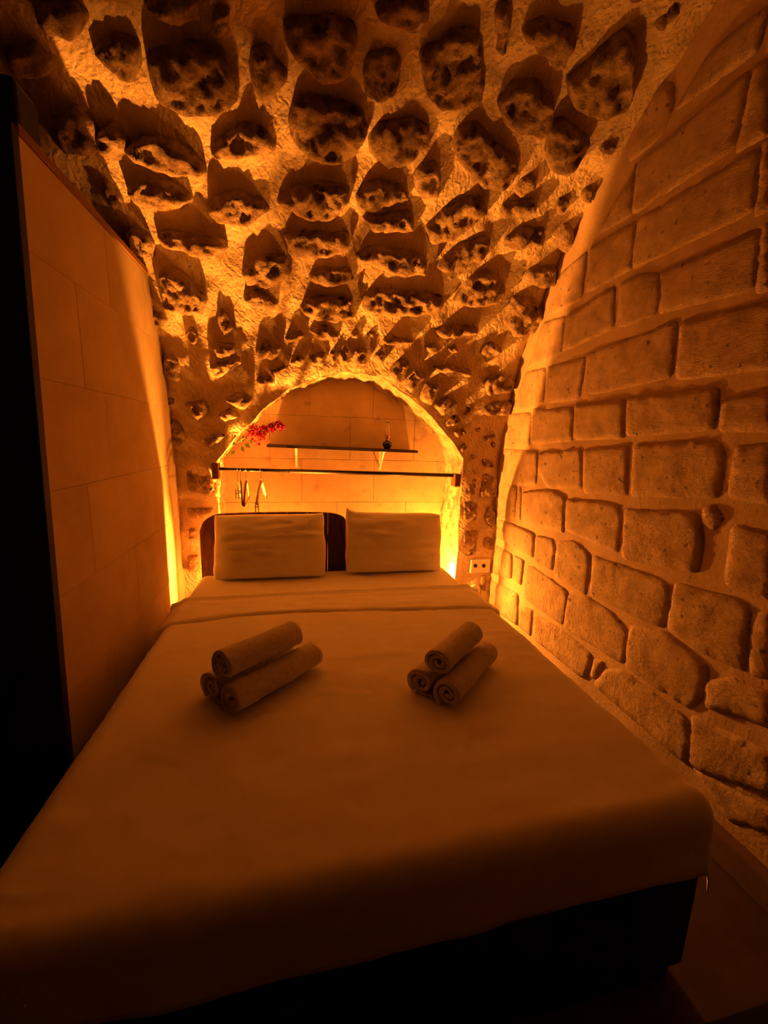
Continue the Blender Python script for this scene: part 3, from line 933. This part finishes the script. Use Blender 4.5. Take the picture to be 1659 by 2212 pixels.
# ------------------------------------------------------------------ pillows
def pillow(label, cx, cy, w_, h_, th, lean, yaw, roll, seed, ears):
    V, Fc = [], []
    nu, nv = 44, 32
    idx = {}
    for side in (1, -1):
        for i in range(nu + 1):
            for j in range(nv + 1):
                u, v = i / nu * 2 - 1, j / nv * 2 - 1
                if side < 0 and (i in (0, nu) or j in (0, nv)):
                    idx[(side, i, j)] = idx[(1, i, j)]; continue
                prof = max(0, (1 - abs(u) ** 2.6)) ** .6 * max(0, (1 - abs(v) ** 2.4)) ** .6
                rc = (abs(u) * abs(v)) ** 5
                pin = 1 - .03 * (1 - abs(u) ** 4) * abs(v) ** 8 - .05 * rc + .022 * nz(u, 0, seed + 31, 1.7) * abs(v) ** 4
                pinu = 1 - .015 * (1 - abs(v) ** 4) * abs(u) ** 8 - .035 * rc + .03 * nz(0, v, seed + 41 + (3 if u > 0 else 0), 1.9) * abs(u) ** 4
                ear = ears.get((1 if u > 0 else -1, 1 if v > 0 else -1), 0) * (abs(u) * abs(v)) ** 6
                x = u * w_ / 2 * pinu; z = v * h_ / 2 * pin + ear * (1 if v > 0 else -1)
                y = -side * th / 2 * prof * (1.0 + .12 * nz(u, v, seed, 1.6) - .12 * v)
                wrn = (nz(u * .8, v * 3.2, seed + side, 2.3) * .014 + nz(u * 1.0, v * 5 + u * .8, seed + 3, 2.6) * .009 + nz(u * 1.6, v * 9 + u * 2, seed + 5, 2.6) * .004 * (1 + v)) * min(1, prof * 1.6)
                y -= side * wrn
                # let the foot of the pillow flatten on the bed
                idx[(side, i, j)] = len(V); V.append((x, y, z))
        for i in range(nu):
            for j in range(nv):
                q = (idx[(side, i, j)], idx[(side, i + 1, j)], idx[(side, i + 1, j + 1)], idx[(side, i, j + 1)])
                Fc.append(q if side > 0 else q[::-1])
    rot = Matrix.Rotation(yaw, 4, 'Z') @ Matrix.Rotation(-lean, 4, 'X') @ Matrix.Rotation(roll, 4, 'Y')
    W = [rot @ Vector(v) for v in V]
    zmin = sorted(p.z for p in W)[12]
    W = [Vector((p.x + cx, p.y + cy, max(p.z - zmin + ZM - .002, ZM - .001))) for p in W]
    o = link('pillow', W, Fc, 'pillow')
    return tag(o, label, 'pillow', 'pillows against the headboard')


xl0, xl1 = hit(470, 1245, 2, ZM)[0], hit(702, 1242, 2, ZM)[0]
xr0, xr1 = hit(746, 1233, 2, ZM)[0], hit(948, 1222, 2, ZM)[0]
pillow('white pillow below the coat hangers and the red flowers', (xl0 + xl1) / 2 - .005, 2.555, xl1 - xl0 + .02, .415, .15, math.radians(14), math.radians(-2), math.radians(-.5), 2.0,
       {(1, 1): .012, (-1, 1): .004})
pillow('white pillow below the oil lamp, one top corner sticking up', (xr0 + xr1) / 2 - .01, 2.565, xr1 - xr0 + .0, .41, .14, math.radians(12), math.radians(1), math.radians(1.2), 8.0,
       {(-1, 1): .035, (1, 1): -.01})


# ------------------------------------------------------------------ rolled towels
def towel(label, base, ang, ln, ro, turns, seed, zc, flap=0.0):
    th = ro / (turns + .9) * .80
    n = int(turns * 26) + 1
    mid = []
    for k in range(n):
        t = k / (n - 1); a = t * turns * 2 * PI
        r_ = .006 + (ro - th / 2 - .006) * t
        mid.append((r_, a))
    nl = 26
    V, Fc = [], []
    a_end = -PI / 2 - .5           # loose end tucked underneath
    rot = a_end - turns * 2 * PI
    prof_o, prof_i = [], []
    for r_, a in mid:
        prof_o.append(((r_ + th / 2) * math.cos(a + rot), (r_ + th / 2) * math.sin(a + rot)))
        prof_i.append(((r_ - th / 2) * math.cos(a + rot), (r_ - th / 2) * math.sin(a + rot)))
    # close the wedge at the loose end by a soft lip
    loop = prof_o + prof_i[::-1]
    m_ = len(loop)
    ca, sa = math.cos(ang), math.sin(ang)
    for j in range(nl + 1):
        t = j / nl; l = t * ln
        for q, (a, b) in enumerate(loop):
            rr = math.hypot(a, b) / ro
            sh = 1.0 + .07 * nz(l * 9, seed, a * 14, 1.0) + .05 * nz(l * 24, seed + 5, b * 30, 1)
            aa, bb = a * sh * 1.03, b * sh * .95
            if bb < -ro * .84: bb = -ro * .84 + (bb + ro * .84) * .3
            le = l
            if j == 0: le += (.012 * nz(rr * 5, seed, 1, 1.5) + .010 * (1 - rr))
            if j == nl: le -= .008 * (1 - rr)
            lateral = aa + .006 * nz(l * 5, seed + 2, 0, 1)
            V.append((base[0] + ca * le + sa * lateral, base[1] + sa * le - ca * lateral, zc + bb))
    for j in range(nl):
        for q in range(m_):
            q2 = (q + 1) % m_
            Fc.append((j * m_ + q, j * m_ + q2, (j + 1) * m_ + q2, (j + 1) * m_ + q))
    h_ = len(prof_o)
    for q in range(h_ - 1):
        for j in (0, nl):
            o_ = j * m_
            f = (o_ + q, o_ + q + 1, o_ + m_ - 2 - q, o_ + m_ - 1 - q)
            Fc.append(f)
    if flap:
        b0 = len(V)
        for j in range(9):
            l = ln * (.02 + .9 * j / 8)
            for k in range(7):
                la = -.2 * ro - flap * k / 6
                zz = ZM + .018 + (.004 if k == 0 else 0) + .003 * nz(l * 20, k, seed, 1)
                V.append((base[0] + ca * l + sa * la, base[1] + sa * l - ca * la, zz))
                V.append((base[0] + ca * l + sa * la, base[1] + sa * l - ca * la, zz - .008))
        for j in range(8):
            for k in range(6):
                q = b0 + (j * 7 + k) * 2
                Fc.append((q, q + 2, q + 16, q + 14)); Fc.append((q + 1, q + 15, q + 17, q + 3))
            for k in (0, 6):
                q = b0 + (j * 7 + k) * 2
                Fc.append((q, q + 1, q + 15, q + 14))
        for k in range(6):
            for j in (0, 8):
                q = b0 + (j * 7 + k) * 2
                Fc.append((q, q + 1, q + 3, q + 2))
    o = link('rolled_towel', V, Fc, 'towel')
    bm = bmesh.new(); bm.from_mesh(o.data); bmesh.ops.recalc_face_normals(bm, faces=bm.faces); bm.to_mesh(o.data); bm.free()
    return tag(o, label, 'towel', 'rolled bath towels on the bed')


TZ = ZM + .006


def pile(c, ang, r_, ln, names, seed, sep, l_top, l_left):
    px, py = -math.sin(ang), math.cos(ang)
    towel(names[0], c, ang, ln, r_, 2.1, seed, TZ + r_ * .90, flap=sep * 1.0)
    towel(names[1], (c[0] + px * sep + math.cos(ang) * l_left, c[1] + py * sep + math.sin(ang) * l_left), ang + .03, ln * .9, r_ * .96, 1.9, seed + 3, TZ + r_ * .90)
    towel(names[2], (c[0] + px * sep * .5 + math.cos(ang) * l_top, c[1] + py * sep * .5 + math.sin(ang) * l_top), ang - .02, ln * .82, r_ * 1.0, 2.3, seed + 7, TZ + r_ * 2.45)


pile((-.212, 1.208), math.radians(41), .058, .365, (
    'long rolled towel at the bottom of the larger pile, away from the partition',
    'rolled towel at the bottom of the larger pile, on its partition side',
    'rolled towel lying on top of the larger pile, the one nearer the smooth partition'), 1.0, .114, .012, .0)
pile((.480, 1.128), math.radians(42), .054, .35, (
    'rolled towel at the bottom of the smaller pile, on its stone wall side',
    'short rolled towel at the bottom of the smaller pile, away from the stone wall',
    'rolled towel lying on top of the smaller pile, the one nearer the stone wall'), 20.0, .107, .02, .0)

# ------------------------------------------------------------------ shelf, rod, hangers
p0, p1 = hit(576, 963, 1, 3.02), hit(903, 976, 1, 3.02)
tilt = math.atan2(p1[2] - p0[2], p1[0] - p0[0])
shelf = tag(empty('wall_shelf', (0, 0, 0)), 'dark narrow shelf on white brackets across the niche wall', 'shelf')


def zs_at(x): return p0[2] + (x - p0[0]) * math.tan(tilt)


bm = bmesh.new(); box(bm, -.5, .5, 3.02, YB - .001, -.010, .010, .002,
                      Matrix.Translation(((p0[0] + p1[0]) / 2, 0, (p0[2] + p1[2]) / 2)) @ Matrix.Rotation(-tilt, 4, 'Y') @ Matrix.Diagonal((p1[0] - p0[0], 1, 1, 1)))
bmo('board', bm, 'rodwood', shelf)
for bx, side in ((hit(640, 970, 1, 3.23)[0], 1), (hit(822, 978, 1, 3.23)[0], 1)):
    zt = zs_at(bx) - .010
    bm = bmesh.new()
    box(bm, bx - .011, bx + .011, YB - .005, YB, zt - .155, zt, .001)
    box(bm, bx - .011, bx + .011, 3.06, YB, zt - .004, zt, .001)
    tube(bm, [(bx, 3.085, zt - .003), (bx, 3.12, zt - .03), (bx, 3.225, zt - .125), (bx, YB - .003, zt - .14)], .006, 6)
    bmo('bracket', bm, 'whitemetal', shelf)

ROD_Y = 2.80
ra, rb = hit(472, 1013, 1, ROD_Y), hit(978, 1027, 1, ROD_Y)
rod = tag(empty('clothes_rail', (0, 0, 0)), 'dark clothes rail spanning the niche on two wooden blocks', 'rail')
bm = bmesh.new(); tube(bm, [(ra[0] - .01, ROD_Y, ra[2]), ((ra[0] + rb[0]) / 2 - .35, ROD_Y, ra[2] * .7 + rb[2] * .3)], .0115, 12)
tube(bm, [((ra[0] + rb[0]) / 2 - .36, ROD_Y, ra[2] * .7 + rb[2] * .3), (rb[0] + .01, ROD_Y, rb[2])], .014, 12)
bmo('rod', bm, 'rodwood', rod, True)
bm = bmesh.new(); box(bm, ra[0] - .035, ra[0] + .006, ROD_Y - .045, ROD_Y + .035, ra[2] - .065, ra[2] + .040, .006); bmo('end_block', bm, 'blockwood', rod)
bm = bmesh.new(); box(bm, rb[0] + .002, rb[0] + .048, ROD_Y - .045, ROD_Y + .035, rb[2] - .080, rb[2] + .014, .006); bmo('end_block', bm, 'blockwood', rod)


def rod_z(x): return ra[2] + (rb[2] - ra[2]) * (x - ra[0]) / (rb[0] - ra[0])


def hanger(label, x, yaw, m, half, drop, clips, bar, thick=.009):
    z = rod_z(x)
    e = tag(empty('coat_hanger', (x, ROD_Y, z)), label, 'hanger', 'coat hangers on the rail')
    e.rotation_euler = (0, 0, yaw)
    bm = bmesh.new()
    pts = [(0, math.sin(a) * .017, math.cos(a) * .017) for a in np.linspace(-1.9, 1.75, 12)]
    pts += [(0, .010, -.025), (0, .002, -.045), (0, 0, -.075)]
    tube(bm, pts, .0022, 6); bmo('hook', bm, 'steel', e, True)
    bm = bmesh.new()
    arc = []
    for t in np.linspace(-1, 1, 21):
        arc.append((.012 * t * t * 0, t * half, -.078 - drop * (abs(t) ** 1.45)))
    tube(bm, arc, [thick * (.75 + .35 * (1 - abs(t))) for t in np.linspace(-1, 1, 21)], 8)
    bmo('shoulder', bm, m, e, True)
    if bar:
        bm = bmesh.new(); tube(bm, [(0, -half * .96, -.078 - drop), (0, half * .96, -.078 - drop)], .005, 8)
        bmo('trouser_bar', bm, m, e, True)
    if clips:
        for s_ in clips:
            bm = bmesh.new()
            yy = s_ * half * .9; zz = -.078 - drop
            box(bm, -.012, -.006, yy - .008, yy + .008, zz - .05, zz + .012, .002)
            box(bm, .006, .012, yy - .008, yy + .008, zz - .05, zz + .012, .002)
            tube(bm, [(-.012, yy, zz - .018), (.012, yy, zz - .018)], .004, 6)
            bmo('clip', bm, 'steel', e)
    return e


def hx(px, py): return hit(px, py, 1, ROD_Y)[0]


hanger('thin metal clip hanger nearest the wooden end block', hx(513, 1017), math.radians(5), 'steel', .13, .05, (-1, 1), False, .003)
hanger('dark slim hanger beside the metal clip hanger', hx(519, 1017), math.radians(9), 'brownwood', .19, .13, None, False, .006)
hanger('brown wooden hanger with a straight trouser bar', hx(531, 1017), math.radians(1), 'brownwood', .19, .135, None, True, .008)
hanger('pale wooden hanger with end clips, turned away from the others', hx(563, 1018), math.radians(-5), 'palewood', .18, .125, (-1, 1), False, .012)

# ------------------------------------------------------------------ oil lamp
ox, oy = hit(836, 968, 1, 3.10)[0], 3.10
oz = zs_at(ox) + .0105
ol = tag(empty('oil_lamp', (0, 0, 0)), 'small oil lamp with black bowl and clear glass chimney on the shelf', 'lamp')
c = (ox, oy, oz)
bm = bmesh.new(); lathe(bm, [(0, 0), (.022, 0), (.023, .004), (.026, .012), (.034, .026), (.037, .038), (.035, .048), (.024, .056), (.014, .060), (.013, .066), (0, .066)], c, 24); bmo('bowl', bm, 'blackglaze', ol, True)
bm = bmesh.new(); lathe(bm, [(.012, .064), (.014, .070), (.012, .074), (.018, .082), (.021, .090), (.016, .099), (.022, .104), (.024, .108), (.0, .108)], c, 20); bmo('burner', bm, 'brass', ol, True)
bm = bmesh.new(); tube(bm, [(c[0] + .015, c[1], c[2] + .088), (c[0] + .034, c[1], c[2] + .088)], .002, 6); lathe(bm, [(0, .082), (.003, .082), (.007, .088), (.003, .094), (0, .094)], (c[0] + .034, c[1], c[2]), 10); bmo('wick_knob', bm, 'brass', ol)
bm = bmesh.new()
lathe(bm, [(.018, .107), (.020, .114), (.0235, .126), (.022, .140), (.0165, .155), (.0135, .170), (.0125, .190), (.0125, .205),
           (.0112, .205), (.0112, .190), (.0122, .170), (.0152, .155), (.0206, .140), (.0221, .126), (.0187, .114), (.0167, .107), (.018, .107)], c, 24)
bmo('chimney', bm, 'glass', ol, True)

# ------------------------------------------------------------------ bougainvillea spray
fl = tag(empty('flower_spray', (0, 0, 0)), 'spray of red paper-like flowers hanging from the arch beside the shelf', 'flowers')
f0, f1 = hit(500, 965, 1, 2.98), hit(540, 936, 1, 2.97)
f2 = hit(612, 916, 1, 2.97)
stem = [Vector(hit(486, 985, 1, 3.0)), Vector(f0), Vector(f1), Vector(hit(578, 926, 1, 2.96)), Vector(f2)]
bm = bmesh.new(); tube(bm, stem, .003, 6); bmo('stem', bm, 'stem', fl, True)
rf = random.Random(4)
bm = bmesh.new()


def petal(bm, p, d, up_, ln, wd):
    d = d.normalized(); sd = d.cross(up_).normalized(); nn = sd.cross(d).normalized()
    b = bm.verts.new(p); l1 = bm.verts.new(p + d * ln * .5 - sd * wd * .5 + nn * wd * .25); r1 = bm.verts.new(p + d * ln * .5 + sd * wd * .5 + nn * wd * .25)
    t = bm.verts.new(p + d * ln + nn * wd * .3); m_ = bm.verts.new(p + d * ln * .5)
    for f in ((b, m_, l1), (b, r1, m_), (l1, m_, t), (m_, r1, t)): bm.faces.new(f)


def rv(s=1.0): return Vector((rf.gauss(0, s), rf.gauss(0, s), rf.gauss(0, s)))


for k in range(150):
    t = rf.random()
    base = Vector(f1).lerp(Vector(f2), t)
    wdt = .034 * (1 - .75 * t) + .006
    p = base + Vector((rf.gauss(0, wdt * .6), rf.gauss(0, wdt * .8), rf.gauss(-.004, wdt * .75)))
    if t < .45 and rf.random() < .25: p.z -= rf.uniform(.01, .06)
    ax = rv()
    for q in range(3):
        petal(bm, p, ax + rv(.8), rv(), rf.uniform(.016, .026), rf.uniform(.014, .022))
o = bmo('flower_bracts', bm, 'bract', fl); o['kind'] = 'stuff'
for px, py, ln, dx, dz in ((508, 972, .05, -.3, -.5), (522, 962, .055, .3, -.9), (528, 958, .055, 1, -.7), (520, 955, .05, .6, .5), (512, 960, .045, -.8, .2), (538, 950, .04, .5, -.5), (525, 950, .04, .1, 1), (496, 978, .04, -.6, -.6)):
    p = Vector(hit(px, py, 1, 2.97)); bm = bmesh.new()
    petal(bm, p, Vector((dx, -.25, dz)), Vector((0.1, -1, .2)), ln, ln * .5); bmo('leaf', bm, 'leaf', fl)

# ------------------------------------------------------------------ sockets, small things
YS = YW - .012
a, b = hit(1017, 1208, 1, YS), hit(1056, 1236, 1, YS)
sk = tag(empty('double_socket', (0, 0, 0)), 'white double wall socket on the pier beside the stone wall', 'socket')
bm = bmesh.new(); box(bm, a[0], b[0], YS - .012, YS + .03, b[2], a[2], .006); bmo('plate', bm, 'white', sk)
for px in (1027, 1045):
    q = hit(px, 1222, 1, YS - .013)
    bm = bmesh.new(); bmesh.ops.create_cone(bm, cap_ends=True, segments=24, radius1=.015, radius2=.015, depth=.006, matrix=Matrix.Translation((q[0], YS - .0135, q[2])) @ Matrix.Rotation(PI / 2, 4, 'X'))
    bmo('socket_well', bm, 'hole', sk)
q = hit(1026, 1272, 1, YS)
bm = bmesh.new(); bmesh.ops.create_cone(bm, cap_ends=True, segments=32, radius1=.040, radius2=.037, depth=.05, matrix=Matrix.Translation((q[0], YS + .010, q[2])) @ Matrix.Rotation(PI / 2, 4, 'X'))
tag(bmo('junction_cover', bm, 'white'), 'round white junction cover below the double socket', 'wall cover')

bq0, bq1 = hit(-60, 130, 1, YP + .02), hit(33, 252, 1, YP + .02)
bm = bmesh.new(); box(bm, XL - .22, XL + .002, YP + .05, YP + .17, ZP + .004, ZP + .125, .02, seg=4)
tag(bmo('black_case', bm, 'blackbox'), 'small black rounded case on top of the partition end', 'case')
bm = bmesh.new(); box(bm, .55, 1.44, -.1, .585, 0, .012, .004)
tag(bmo('floor_mat', bm, 'rug'), 'black mat on the floor before the bed foot', 'mat')
